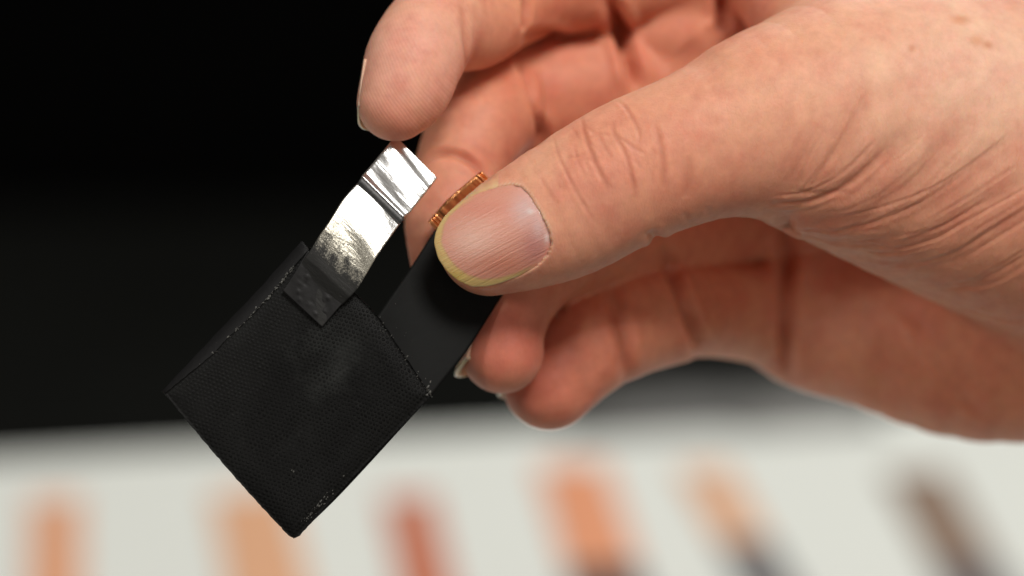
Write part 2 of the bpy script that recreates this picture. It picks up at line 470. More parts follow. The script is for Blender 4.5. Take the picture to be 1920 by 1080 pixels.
def sdf(X):
    X = np.asarray(X, np.float32)
    pm = smin(m_index(X), m_middle(X), 8.0)
    pm = smin(pm, pad(X), 3.0)
    pm = smin(pm, m_ring(X), 8.0)
    pm = smin(pm, m_little(X), 8.0)
    fx = X[:, 0]
    kk = 0.5 + 6.5*np.clip((fx - 25)/25, 0, 1)       # fingers melt into the palm only at their roots
    fi = smin(f_index(X), f_middle(X), 0.7)
    fl = smin(f_ring(X), f_little(X), 0.7)
    f = smin(fi, fl, 0.7)
    pm = smin(pm, f, kk)
    th = smin(thumb(X), thenar(X), 4.0)
    th = smin(th, web(X), 9.0)
    kt = 0.4 + 9.0*np.clip((fx - 45)/25, 0, 1)
    return smin(pm, th, kt)

def grad(X, e=0.15):
    d0 = sdf(X); g = np.empty_like(X)
    for i in range(3):
        Y = X.copy(); Y[:, i] += e; g[:, i] = (sdf(Y) - d0)/e
    return d0, g

def project(X, it=2):
    for _ in range(it):
        d, g = grad(X)
        n2 = np.maximum((g*g).sum(1), 0.2)
        st = np.clip(d/n2, -1.2, 1.2)
        X = X - g*st[:, None]
    return X

def surface_nets(lo, hi, h):
    lo = np.array(lo, float); n = np.ceil((np.array(hi) - lo)/h).astype(int) + 1
    B = 8; nb = np.ceil(n/B).astype(int); n = nb*B
    val = np.full(tuple(n), 9.0, np.float32)
    bc = np.stack(np.meshgrid(*[np.arange(k) for k in nb], indexing='ij'), -1).reshape(-1, 3)
    cen = (lo + (bc*B + B/2 - 0.5)*h).astype(np.float32)
    dc = sdf(cen)
    near = np.abs(dc) < B*h*0.866*1.45 + 1.0
    off = np.stack(np.meshgrid(*[np.arange(B)]*3, indexing='ij'), -1).reshape(-1, 3)
    far = bc[~near]; dfar = dc[~near]
    for b, d in zip(far[dfar < 0], dfar[dfar < 0]):
        s = b*B; val[s[0]:s[0]+B, s[1]:s[1]+B, s[2]:s[2]+B] = -9.0
    nbk = bc[near]
    for i in range(0, len(nbk), 400):
        q = nbk[i:i+400]
        idx = (q[:, None, :]*B + off[None]).reshape(-1, 3)
        val[idx[:, 0], idx[:, 1], idx[:, 2]] = sdf((lo + idx*h).astype(np.float32))
    ins = val < 0
    # cells crossed by the surface
    c = [ins[dx:n[0]-1+dx, dy:n[1]-1+dy, dz:n[2]-1+dz] for dx in (0, 1) for dy in (0, 1) for dz in (0, 1)]
    s = sum(x.astype(np.int8) for x in c)
    act = (s > 0) & (s < 8)
    ci = np.argwhere(act); vid = np.full(act.shape, -1, np.int64); vid[act] = np.arange(len(ci))
    # vertex = mean of edge crossings
    acc = np.zeros((len(ci), 3)); cnt = np.zeros(len(ci))
    cor = [(dx, dy, dz) for dx in (0, 1) for dy in (0, 1) for dz in (0, 1)]
    cv = [val[ci[:, 0]+a, ci[:, 1]+b, ci[:, 2]+d] for a, b, d in cor]
    for i in range(8):
        for j in range(i+1, 8):
            df = np.array(cor[j]) - np.array(cor[i])
            if np.abs(df).sum() != 1: continue
            x = (cv[i] < 0) != (cv[j] < 0)
            t = np.where(x, cv[i]/np.where(x, cv[i] - cv[j], 1), 0)
            acc += np.where(x[:, None], np.array(cor[i]) + t[:, None]*df, 0); cnt += x
    V = lo + (ci + acc/cnt[:, None])*h
    Fs = []
    for ax in range(3):
        a1, a2 = (ax+1) % 3, (ax+2) % 3
        sl0 = [slice(None)]*3; sl1 = [slice(None)]*3
        sl0[ax] = slice(0, n[ax]-1); sl1[ax] = slice(1, n[ax])
        i0 = ins[tuple(sl0)]; i1 = ins[tuple(sl1)]
        E = np.argwhere(i0 != i1)
        E = E[(E[:, a1] > 0) & (E[:, a2] > 0) & (E[:, a1] < n[a1]-1) & (E[:, a2] < n[a2]-1)]
        flip = i0[E[:, 0], E[:, 1], E[:, 2]]
        d1 = np.zeros(3, int); d1[a1] = 1; d2 = np.zeros(3, int); d2[a2] = 1
        g = lambda Q: vid[Q[:, 0], Q[:, 1], Q[:, 2]]
        q = np.stack([g(E - d1 - d2), g(E - d2), g(E), g(E - d1)], 1)
        q[~flip] = q[~flip][:, ::-1]
        Fs.append(q)
    return V.astype(np.float32), np.concatenate(Fs)

def subdivide(V, Q):
    E = np.concatenate([Q[:, [i, (i+1) % 4]] for i in range(4)])
    Es = np.sort(E, 1); key = Es[:, 0].astype(np.int64)*len(V) + Es[:, 1]
    u, first, inv = np.unique(key, return_index=True, return_inverse=True)
    ev = V[Es[first]].mean(1); fc = V[Q].mean(1)
    n0, ne, nf = len(V), len(u), len(Q)
    em = inv.reshape(4, nf).T + n0; fi = np.arange(nf) + n0 + ne
    out = [np.stack([Q[:, i], em[:, i], fi, em[:, (i+3) % 4]], 1) for i in range(4)]
    return np.concatenate([V, ev, fc]).astype(np.float32), np.concatenate(out)

def normals(V, Q):
    n = np.cross(V[Q[:, 2]] - V[Q[:, 0]], V[Q[:, 3]] - V[Q[:, 1]])
    N = np.zeros_like(V)
    for i in range(4): 
        for j in range(3): N[:, j] += np.bincount(Q[:, i], n[:, j], len(V)).astype(np.float32)
    return N/np.maximum(np.linalg.norm(N, axis=1, keepdims=True), 1e-9)

def cast(pp, d0=-45.0, dmax=95.0):
    """follow camera rays through pixels to the smooth skin; returns points (nan when missed)"""
    pp = np.asarray(pp, np.float32)
    D = np.stack([(pp[:, 0]-960)/FPX, (540-pp[:, 1])/FPX, np.ones(len(pp))], 1).astype(np.float32)
    z = np.full(len(pp), d0, np.float32)
    for _ in range(60):
        X = np.stack([D[:, 0]*(F0+z), D[:, 1]*(F0+z), z], 1)
        z = z + np.clip(sdf(X), -2, 6)*0.75
    X = np.stack([D[:, 0]*(F0+z), D[:, 1]*(F0+z), z], 1)
    X[(np.abs(sdf(X)) > 0.3) | (z > dmax)] = np.nan
    return X

import time as _t; _t0 = _t.time()
HV, HQ = surface_nets((-30, -34, -36), (228, 62, 100), 1.15)
HV = project(HV, 1)
HV, HQ = subdivide(HV, HQ)
HV = project(HV, 1)
print('hand', len(HV), _t.time() - _t0)

# --- nail of the thumb: outline traced on the skin, own curved plate
nail_px = np.array([(813.5,455),(816,438),(820,427),(832,407),(847,392),(868,376),(894,364),(920,355),(938,350),(961,347),(978,351),(993,366),(1008,391),(1021,414),(1031,437),(1034,456),(1028,476),(1013,492),(998,504),(972,518),(941,530),(915,537),(884,538),(858,526),(837,508),(821,484)], float)
cen = np.array([925.0, 440.0])
inner = cen + (nail_px - cen)*0.80
rings = np.concatenate([cen + (inner - cen)*k for k in (0.25, 0.5, 0.75, 1.0)] + [cen[None]])
hit = cast(rings); okm = ~np.isnan(hit[:, 0])
def qb(p):
    x = (p[:, 0]-925)/100; y = (p[:, 1]-440)/100
    return np.stack([np.ones(len(x)), x, y, x*x, x*y, y*y], 1)
coef, *_ = np.linalg.lstsq(qb(rings[okm]), hit[okm, 2], rcond=None)
def nail_depth(p): return qb(p) @ coef - 0.10
for q in ((890,450),(925,440),(1000,420)):
    x = (q[0]-925)/100; y = (q[1]-440)/100
    gx = (coef[1]+2*coef[3]*x+coef[4]*y)/100*11; gy = -(coef[2]+coef[4]*x+2*coef[5]*y)/100*11
    n_ = np.array([gx, gy, -1]); n_ /= np.linalg.norm(n_); v_ = np.array([(960-q[0])/FPX, (q[1]-540)/FPX, -1]); v_ /= np.linalg.norm(v_)
    print('nailrefl', q, 2*(n_ @ v_)*n_ - v_)

def inside(poly, p):
    x, y = p[:, 0], p[:, 1]; r = np.zeros(len(p), bool); j = len(poly)-1
    for i in range(len(poly)):
        xi, yi = poly[i]; xj, yj = poly[j]
        c = ((yi > y) != (yj > y)) & (x < (xj-xi)*(y-yi)/(yj-yi+1e-12)+xi); r ^= c; j = i
    return r
def polydist(poly, p, closed=True):
    best = np.full(len(p), 1e9); n = len(poly)
    for i in range(n if closed else n-1):
        a = poly[i]; b = poly[(i+1) % n]; ab = b-a
        t = np.clip(((p-a) @ ab)/(ab @ ab), 0, 1)
        best = np.minimum(best, np.linalg.norm(p - a - t[:, None]*ab, axis=1))
    return best

def refine(V, Q, mask):
    """split the masked quads in four; their neighbours take the mid points as extra corners"""
    q = Q[mask]; E = np.concatenate([q[:, [i, (i+1) % 4]] for i in range(4)])
    Es = np.sort(E, 1); M = len(V) + 1
    u, first, inv = np.unique(Es[:, 0].astype(np.int64)*M + Es[:, 1], return_index=True, return_inverse=True)
    mids = V[Es[first]].mean(1); ctrs = V[q].mean(1); n0 = len(V); ne = len(u); nf = len(q)
    em = inv.reshape(4, nf).T + n0; fi = np.arange(nf) + n0 + ne
    new = np.concatenate([np.stack([q[:, i], em[:, i], fi, em[:, (i+3) % 4]], 1) for i in range(4)])
    o = Q[~mask]; idx = []
    for i in range(4):
        e = np.sort(o[:, [i, (i+1) % 4]], 1); k = e[:, 0].astype(np.int64)*M + e[:, 1]
        p = np.clip(np.searchsorted(u, k), 0, ne-1); idx.append(np.where(u[p] == k, p + n0, -1))
    idx = np.stack(idx, 1); has = (idx >= 0).any(1)
    poly = []
    for f, m in zip(o[has].tolist(), idx[has].tolist()):
        l = []
        for a, b in zip(f, m):
            l.append(a)
            if b >= 0: l.append(b)
        poly.append(tuple(l))
    return np.concatenate([V, mids, ctrs]).astype(np.float32), np.concatenate([o[~has], new]), poly, n0
HN = normals(HV, HQ)
fc = HV[HQ].mean(1); fn = HN[HQ].mean(1); fs = FPX/(F0+fc[:, 2]); fx_ = 960+fc[:, 0]*fs
HV, HQ, HPOLY, n_old = refine(HV, HQ, (fc[:, 2] < 16) & (fn[:, 2] < 0.35) & (fx_ > 800) & (fx_ < 1950))
HV[n_old:] = project(HV[n_old:], 1)
HN = normals(HV, np.concatenate([HQ, np.array([p[:4] for p in HPOLY], np.int64)]))
print('refined', len(HV), _t.time() - _t0)
s_ = FPX/(F0 + HV[:, 2]); HPX = np.stack([960 + HV[:, 0]*s_, 540 - HV[:, 1]*s_], 1)
disp = np.zeros(len(HV), np.float32)
tint = np.tile(np.array([0.75, 0.338, 0.215], np.float32), (len(HV), 1))

# --- folds and creases: (pixels, width mm, depth mm, redness)
CR = [
 # thumb knuckle, across the back of the joint
 ([(1036,256),(1046,290),(1062,325),(1085,368),(1115,418)], 0.28, 0.16, .5),
 ([(1088,216),(1096,250),(1108,285),(1125,325),(1145,358)], 0.40, 0.22, 1.0),
 ([(1148,225),(1151,250),(1166,275),(1178,305),(1188,345),(1193,375)], 0.36, 0.21, 1.0),
 ([(1155,186),(1175,205),(1192,235),(1203,262)], 0.33, 0.14, .6),
 ([(1150,250),(1185,275),(1212,290)], 0.30, 0.14, .4),
 ([(1225,225),(1236,262),(1244,305),(1244,355)], 0.5, 0.16, .8),
 ([(1060,297),(1090,292),(1108,285)], 0.3, 0.10, .3),
 ([(1100,262),(1125,252),(1148,255)], 0.3, 0.10, .3),
 ([(1120,240),(1130,270),(1150,300)], 0.3, 0.10, .4),
 ([(1075,270),(1083,300),(1098,335)], 0.3, 0.10, .3),
 ([(1012,330),(1024,352),(1042,380)], 0.3, 0.10, .3),
 ([(1290,290),(1292,330),(1286,372)], 0.8, 0.18, .5),
 ([(1120,300),(1160,330),(1200,340)], 4.0, -0.35, .0),
 # palm side notch of the thumb joint
 ([(1218,434,-6),(1229,447,-2),(1235,453,3),(1236,455,7)], 0.9, 0.8, .3),
 ([(1215,410,-9.5),(1224,425,-8),(1240,440,-5)], 0.5, 0.2, .3),
 ([(1300,425),(1290,412),(1282,398)], 0.5, 0.15, .2),
 ([(1345,418),(1332,402),(1326,385)], 0.5, 0.15, .2),
 # web folds running up from the crotch of the thumb
 ([(1440,386),(1464,381),(1522,377),(1584,350),(1631,311),(1670,272)], 0.55, 0.34, .9),
 ([(1470,392),(1522,385),(1584,358),(1631,319),(1670,280),(1701,253),(1725,222)], 2.2, 0.46, .4),
 ([(1470,372),(1487,338),(1507,288),(1538,233)], 1.6, 0.22, .35),
 ([(1507,373),(1542,327),(1577,272),(1608,218),(1627,167)], 1.9, 0.28, .5),
 ([(1478,402),(1530,412),(1592,408),(1651,381),(1709,342),(1787,264),(1826,218)], 1.7, 0.32, .4),
 ([(1560,438),(1651,418),(1748,379),(1830,320),(1925,250)], 2.0, 0.26, .4),
 ([(1640,470),(1740,445),(1830,390),(1930,330)], 1.7, 0.22, .35),
 ([(1700,505),(1800,480),(1880,430),(1960,380)], 1.5, 0.24, .3),
 ([(1500,430),(1560,452),(1650,450),(1720,415)], 0.9, 0.20, .3),
 ([(1600,478),(1680,492),(1760,470)], 0.9, 0.16, .2),
 ([(1740,540),(1840,530),(1940,470)], 1.2, 0.20, .3),
 ([(1800,575),(1880,600),(1935,598)], 0.8, 0.4, .3),
 ([(1640,190),(1690,165),(1740,120)], 1.8, 0.10, .2),
 ([(1740,300),(1800,235),(1850,170)], 2.0, 0.14, .2),
 # finger joints seen from the palm side
 ([(1146,-6),(1159,45),(1174,95),(1196,170)], 1.25, 3.4, 1.0),
 ([(985,-12),(987,20),(982,62)], 1.1, 1.2, 1.0),
 ([(975,72),(1010,66),(1070,62),(1130,50),(1152,32)], 1.3, 1.4, 1.0),
 ([(866,-10),(872,60),(874,120),(862,175)], 1.0, 0.4, .6),
 ([(974,105),(994,160),(1006,215),(1010,275)], 1.4, 1.9, 1.0),
 ([(792,298),(830,287),(868,294),(900,318),(918,340)], 0.8, 1.0, 1.0),
 ([(1355,-15),(1354,30),(1353,64)], 1.2, 2.2, 1.0),
 ([(1280,85),(1310,110),(1345,128)], 2.5, 0.5, .2),
 ([(1475,395),(1474,500),(1473,600),(1474,715)], 1.4, 2.2, 1.0),
 ([(1240,460),(1268,530),(1296,600),(1322,672)], 1.4, 1.8, 1.0),
 ([(1140,520),(1158,580),(1172,640),(1178,720)], 1.4, 1.1, 1.0),
 ([(1070,640),(1090,690),(1098,755)], 1.8, 0.4, .3),
 ([(1610,560),(1635,640),(1655,700),(1650,760)], 3.6, 1.0, .4),
 ([(1740,640),(1780,720),(1850,790)], 1.3, 0.4, .4),
 ([(1650,560),(1720,600),(1790,680),(1820,770)], 2.0, 0.5, .4),
]
FINE = [c for c in CR if c[0][0][0] > 1435 and c[0][-1][0] < 1970 and c[0][0][1] > 360 and c[0][0][1] < 560 and c[0][-1][1] < 500 and c[2] < 0.7 and len(c[0]) >= 3]
for c in list(FINE):
    for q in range(5):
        ox, oy = random.gauss(0, 16), random.gauss(0, 16); n_ = len(c[0])
        a_ = random.randint(0, max(0, n_-3)); b_ = random.randint(a_+3, n_) if a_+3 < n_ else n_
        CR.append(([(x+ox+random.gauss(0, 2.5), y+oy+random.gauss(0, 2.5)) for x, y in c[0][a_:b_]], random.uniform(0.26, 0.5), random.uniform(0.05, 0.12), 0.25))
for q in range(16):     # short crossing lines on the knuckle and beside the nail
    x0, y0 = random.uniform(1045, 1230), random.uniform(225, 360); L_ = random.uniform(14, 34); an = random.uniform(0.6, 1.5)
    CR.append(([(x0, y0), (x0+L_*.5*math.cos(an)+random.gauss(0, 2), y0+L_*.5*math.sin(an)), (x0+L_*math.cos(an), y0+L_*math.sin(an))], 0.25, random.uniform(0.04, 0.08), 0.3))
def polyline(pts, step=6.0):
    pts = np.array(pts, float); out = []; ar = []
    # catmull-rom through the points
    n = len(pts)
    for i in range(n-1):
        p0 = pts[max(i-1, 0)]; p1 = pts[i]; p2 = pts[i+1]; p3 = pts[min(i+2, n-1)]
        m = max(2, int(np.linalg.norm(p2-p1)/step))
        for k in range(m):
            t = k/m
            out.append(0.5*((2*p1)+(p2-p0)*t+(2*p0-5*p1+4*p2-p3)*t*t+(3*p1-p0-3*p2+p3)*t**3))
    out.append(pts[-1]); return np.array(out)
red = np.zeros(len(HV), np.float32)
allp = [polyline(np.array(c[0], float)) for c in CR]
hits = cast(np.concatenate([a[:, :2] for a in allp])); pos = 0
for (pts, w, dep, rd), pl in zip(CR, allp):
    H = hits[pos:pos+len(pl)]; pos += len(pl)
    if pl.shape[1] == 3: H = np.array([P(*q) for q in pl], np.float32)
    tt = np.linspace(0, 1, len(pl)); ok = ~np.isnan(H[:, 0])
    H = H[ok]; tt = tt[ok]
    if len(H) < 2: continue
    lo = H.min(0) - 4*w; hi = H.max(0) + 4*w
    idx = np.nonzero(np.all((HV > lo) & (HV < hi), 1))[0]
    if len(idx) == 0: continue
    X = HV[idx]; best = np.full(len(X), 1e9); bt = np.zeros(len(X))
    for i in range(len(H)-1):
        ab = H[i+1]-H[i]; L2 = ab @ ab
        if L2 > 25 : continue
        t = np.clip(((X - H[i]) @ ab)/max(L2, 1e-6), 0, 1)
        d = np.linalg.norm(X - H[i] - t[:, None]*ab, axis=1)
        u = d < best; best[u] = d[u]; bt[u] = (tt[i] + (tt[i+1]-tt[i])*t)[u]
    endf = np.sin(np.clip(np.minimum(bt, 1-bt)/0.30, 0, 1)*1.5708)
    wob = 0.9 + 0.1*np.sin(bt*15 + w*7)
    g = np.exp(-(best/w)**2); bul = np.exp(-((best-2.1*w)/(1.0*w))**2)
    disp[idx] += (dep*endf*wob*(-g + 0.30*bul)).astype(np.float32)
    red[idx] = np.maximum(red[idx], (rd*endf*np.exp(-(best/(w*0.9+0.15))**2)).astype(np.float32))

front = HV[:, 2] < 22
# sink the skin under the thumb nail, raise the folds beside it
tip = (HV[:, 0] < 12) & (HV[:, 2] < 6) & (HN[:, 2] < 0.25) & (HV[:, 0] > -16)
ins = np.zeros(len(HV), bool); pdist = np.full(len(HV), 1e9)
ti = np.nonzero(tip)[0]
ins[ti] = inside(nail_px, HPX[ti]); pdist[ti] = polydist(nail_px, HPX[ti])
V2 = HV + HN*disp[:, None]
k = np.nonzero(ins)[0]
if len(k):
    nd = nail_depth(HPX[k]) + 0.16 + 0.30*np.clip(pdist[k]/12, 0, 1)
    dz = nd - V2[k, 2]; dz = np.maximum(dz, 0)
    V2[k, 2] += dz.astype(np.float32)
out = tip & ~ins & (pdist < 40)
side = np.clip((HPX[:, 0] - 850)/60, 0, 1)
rag = 1 + 0.15*np.sin(HPX[:, 0]*0.55)*np.sin(HPX[:, 1]*0.43)
V2[out] += (HN*(0.14*side*np.exp(-((pdist-3)/8)**2)*rag)[:, None])[out].astype(np.float32)
HV2 = V2

# --- skin colour, with light and shade painted in at some places
def blob(px, py, d, r, col, amt, pw=2.0):
    c = P(px, py, d); q = np.exp(-(np.linalg.norm(HV - c, axis=1)/r)**pw)[:, None]*amt
    tint[:] = tint*(1-q) + np.array(col, np.float32)*q
PINK = (0.77, 0.33, 0.23); ROSE = (0.72, 0.25, 0.17); PALE = (0.79, 0.45, 0.31)
palmar_shade = np.clip((HV[:, 2] - 8)/14, 0, 1)[:, None]*0.65  # palm side, with the red of bounced light in shade painted in
tint[:] = tint*(1-palmar_shade) + np.array((0.73, 0.270, 0.155), np.float32)*palmar_shade
blob(780,110,-5, 14, (0.80,.43,.335), .9); blob(790,120,-5, 5, PINK, .5); blob(745,230,-3, 5, ROSE, .45); blob(840,380,8, 9, PINK, .85); blob(880,240,20, 8, (0.78,.40,.28), .5)
RED = (0.62, 0.185, 0.125); blob(940,640,8, 10, RED, .9); blob(1025,715,18, 11, RED, .8); blob(1120,640,30, 8, RED, .5); blob(1060,100,36, 10, ROSE, .35)
blob(1545,540,50, 12, (0.86,.43,.29), .9); blob(1430,40,30, 9, PINK, .8); blob(1240,60,40, 9, PINK, .3)  # first blob paints light onto the shaded palm ridge
blob(1165,310,-12, 9, PINK, .55); blob(960,520,-6, 7, ROSE, .35); blob(1100,440,-8, 9, (0.74,.38,.26), .5)
blob(1560,330,-12, 14, PINK, .35); blob(1270,370,-8, 10, (0.74,.30,.19), .55); blob(1130,350,-12, 6, PINK, .4); blob(1750,130,-10, 26, (0.80,.48,.33), .75); blob(1900,60,-5, 18, (0.84,.54,.41), .8)
blob(1010,300,-8, 6, PALE, .45); blob(1340,180,-10, 10, PALE, .3)
# brown spots on the back of the hand, a few little marks on the thumb
def spot(px, py, rx, ry, col, amt):
    d = np.sqrt(((HPX[:, 0]-px)/rx)**2 + ((HPX[:, 1]-py)/ry)**2)
    q = (np.exp(-d**2.6)*amt*(HV[:, 2] < 12))[:, None]
    tint[:] = tint*(1-q) + np.array(col, np.float32)*q
BR = (0.62, 0.25, 0.125)
spot(1800,37,19,9,BR,.62); spot(1832,76,14,11,BR,.58); spot(1852,84,10,8,BR,.6); spot(1710,91,8,8,BR,.5)
spot(1046,378,3.5,3.5,BR,.5); spot(1036,340,3,6,BR,.2)
# dry pale skin round the cuticle, yellowish along the nail groove
cut = np.exp(-((pdist-3)/3.6)**2)*(tip & ~ins)*np.clip(0.55+0.45*np.sin(HPX[:, 0]*0.9+HPX[:, 1]*0.7), 0, 1)
q = (cut*np.clip((HPX[:, 0]-900)/60, 0, 1)*0.5)[:, None]; tint[:] = tint*(1-q) + np.array((0.84,.62,.50), np.float32)*q
up = tip & ~ins & (HPX[:, 0] < 935) & (HPX[:, 1] < 430)
q = (np.exp(-(pdist/16)**2)*up*0.7)[:, None]; tint[:] = tint*(1-q) + np.array((0.78,.58,.30), np.float32)*q
under_shade = (np.clip((-HN[:, 1] - 0.15)/0.6, 0, 1)*np.clip(1 - (HV[:, 2] - 14)/8, 0, 1)*0.6)[:, None]; tint[:] = tint*(1-under_shade) + np.array((0.68, 0.27, 0.165), np.float32)*under_shade  # downward faces darker and redder: shade of the underside painted in
rr = (red*0.70)[:, None]; tint[:] = tint*(1-rr) + np.array((0.58, 0.20, 0.12), np.float32)*rr
wrk = np.clip((HPX[:, 0]-1380)/260, 0, 1)*(HV[:, 2] < 25)*np.clip((HPX[:, 1]-60)/260, 0.25, 1)
wrk = wrk + 0.35*np.exp(-((HPX[:, 0]-1150)/90)**2)*(HV[:, 2] < 8)
bck = np.where(HV[:, 2] < 12, 1.0, 0.25)
bck[(HPX[:, 0] < 900) & (HPX[:, 1] < 290)] = 0.0

org_h = to_world(np.array([120.0, 0, 30.0]))
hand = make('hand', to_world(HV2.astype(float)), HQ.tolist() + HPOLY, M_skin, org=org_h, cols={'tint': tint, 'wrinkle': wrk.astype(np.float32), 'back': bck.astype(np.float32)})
tag(hand, 'bare right hand pinching the black strip between its thumb and curled middle finger', 'hand')

# thumb nail plate
def thumb_nail():
    NR, NA = 40, 120
    ang = np.linspace(0, 1, NA, endpoint=False)
    cl = np.vstack([nail_px, nail_px[:1]]); seg = np.linalg.norm(np.diff(cl, axis=0), axis=1); cu = np.concatenate([[0], np.cumsum(seg)])/seg.sum()
    bd = np.stack([np.interp(ang, cu, cl[:, 0]), np.interp(ang, cu, cl[:, 1])], 1)
    bd = (np.roll(bd, 1, 0) + 2*bd + np.roll(bd, -1, 0))/4
    Pp = [cen[None]] + [cen + (bd - cen)*(k/NR)**0.8 for k in range(1, NR+1)]
    PX = np.concatenate(Pp)
    d = nail_depth(PX); 
    ed = polydist(bd, PX)
    # plate curves down a little into the folds
    d = d + 0.07*np.exp(-(ed/6)**2)
    s = (F0 + d)/FPX
    X = np.stack([(PX[:, 0]-960)*s, (540-PX[:, 1])*s, d], 1)
    F = [(0, 1+j, 1+(j+1) % NA) for j in range(NA)]
    for k in range(NR-1):
        a = 1+k*NA; b = a+NA
        F += [(a+j, b+j, b+(j+1) % NA, a+(j+1) % NA) for j in range(NA)]
    # rim going back to give the free edge a thickness
    a = 1+(NR-1)*NA; n = len(X)
    rim = X[a:a+NA].copy(); rim[:, 2] += 0.7; rim[:, :2] = rim[:, :2]*0.99 + 0.01*np.array([(cen[0]-960)*s.mean(), (540-cen[1])*s.mean()])
    X = np.vstack([X, rim]); PX = np.vstack([PX, bd]); F += [(a+j, n+j, n+(j+1) % NA, a+(j+1) % NA) for j in range(NA)]
    # axis coordinates: u along the thumb, v across (mm)
    ax = np.array([0.88, -0.475]); ay = np.array([0.475, 0.88]); r = PX - cen
    u = r @ ax/11; v = r @ ay/11
    # colours
    fe = np.array([(829,438),(827,453),(832,466),(841,482),(855,500),(876,515),(904,524),(935,522),(967,513),(1000,497)], float)
    fe_in = np.vstack([fe, [(1012,490),(1033,470),(1036,440),(1010,385),(982,348),(955,345),(938,351),(900,366),(866,384),(842,405),(832,422)]])
    bed = inside(fe_in, PX); dd = polydist(fe_in, PX); f = np.clip(0.5 + np.where(bed, dd, -dd)/5.0, 0, 1)
    left = np.clip((np.where(PX[:, 1] < 425, 893, 1010) - PX[:, 0])/np.where(PX[:, 1] < 425, 35, 40), 0, 1)
    col = np.tile(np.array([0.76, 0.36, 0.265]), (len(PX), 1))
    def mixc(q, c):
        nonlocal col
        q = np.asarray(q)[:, None]; col = col*(1-q) + np.array(c)*q
    g = lambda x, y, rx, ry: np.exp(-((PX[:, 0]-x)/rx)**2-((PX[:, 1]-y)/ry)**2)
    mixc(0.75*g(885,455,42,36), (0.84,.53,.42)); mixc(0.6*g(905,392,55,14), (0.74,.30,.22))  # first patch is a painted highlight, left of the middle
    mixc(0.75*g(945,497,60,20), (0.70,.27,.18)); mixc(0.8*g(1003,462,26,34), (0.58,.24,.215))
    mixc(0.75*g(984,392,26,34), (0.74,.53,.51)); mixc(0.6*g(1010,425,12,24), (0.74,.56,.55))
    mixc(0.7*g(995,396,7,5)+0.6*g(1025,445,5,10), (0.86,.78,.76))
    mixc((1-f)*left, (0.74, 0.53, 0.22))
    mixc((1-f)*left*g(850,520,22,12)*0.6, (0.70,.52,.12))
    line = np.exp(-((dd)/1.6)**2)*left
    mixc(line*0.35, (0.55,.33,.16))
    return make('nail', to_world(X), F, M_nail, parent=hand, uv=np.stack([u, v], 1), cols={'tint': col.astype(np.float32)})
nl = thumb_nail(); tag(nl, 'large thumb nail with yellowish free edge')

def finger_nail(px, py, d, axis, dorsal, rad, length, back=0.55, spread=1.15, over=1.3, flat=0.8):
    """curved plate on the far side of a fingertip. axis: towards the tip, dorsal: away from the pad (camera frame)"""
    c = P(px, py, d); a = np.array(axis, float); a /= np.linalg.norm(a)
    n = np.array(dorsal, float); n -= a*(n @ a); n /= np.linalg.norm(n); b = np.cross(a, n)
    NU, NV = 16, 20; X = []; UV = []; T = []
    for lay in (0, 1):
        for i in range(NU+1):
            t = i/NU
            for j in range(NV+1):
                th = (j/NV*2-1)*spread
                # rounded tip outline
                tl = t*length + over*0.0
                if t > 0.75: tl -= (abs(j/NV*2-1)**2.2)*(t-0.75)/0.25*length*0.32
                r = rad*(1.03 - 0.10*t*t) + (0.0 if lay == 0 else -0.5)
                p = c + a*(tl - length*back) + (n*math.cos(th)*flat*r + b*math.sin(th)*r)
                X.append(p); UV.append((tl, th*rad))
                fe = min(1, max(0, (t - 0.80)/0.05))
                T.append(np.array((0.76,.47,.34))*(1-fe) + np.array((0.82,.70,.46))*fe)
    F = []; W = NV+1; off = (NU+1)*W
    for i in range(NU):
        for j in range(NV):
            q = i*W+j; F.append((q, q+1, q+W+1, q+W)); F.append((off+q, off+q+W, off+q+W+1, off+q+1))
    for j in range(NV):
        F.append((j, off+j, off+j+1, j+1)); q = NU*W+j; F.append((q, q+1, off+q+1, off+q))
    for i in range(NU):
        q = i*W; F.append((q, q+W, off+q+W, off+q)); q += NV; F.append((q, off+q, off+q+W, q+W))
    return make('nail', to_world(np.array(X)), F, M_nail2, parent=hand, uv=np.array(UV), cols={'tint': np.array(T, np.float32)})
finger_nail(746,184,2, (-0.16,-0.96,-0.10), (-0.80,0.10,0.58), 7.0, 11.2, .48, 0.95, flat=0.94)
finger_nail(850,480,17, (0.03,-0.98,-0.1), (-0.25,0.0,0.95), 7.6, 11.5, .35, 1.2)
finger_nail(942,660,13.5, (-0.30,-0.93,-0.10), (-0.92,0.28,0.26), 7.3, 11.6, .44, 0.95, flat=1.0)
finger_nail(1030,720,25, (-0.48,-0.86,-0.12), (-0.84,0.42,0.36), 8.0, 11.0, .44, 1.0, flat=0.99)

# ------------------------------------------------------------------ black pouch cell
FD = lambda px, py: -3.0 + 0.0060*(px-560) - 0.0012*(py-735)      # depth plane of the front face
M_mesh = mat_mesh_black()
M_back = mat_black('black_film', (0.006, 0.006, 0.0063), 0.55, 0.00010, 0.22)
M_tape = mat_black('black_tape', (0.009, 0.009, 0.0092), 0.5, 0.00008, 0.28, 900, 0.15)
M_coat = mat_black('matt_black_coating', (0.004, 0.0043, 0.0040), 0.62, 0.00006, 0.12, 700, 0.15)
M_edge = mat_black('frayed_light_edge', (0.13, 0.13, 0.12), 0.4, 0.0004, 0.5, 900, 0.8)
A_, B_, C_, D_ = (308,737), (551,1015), (808,741), (581,464)

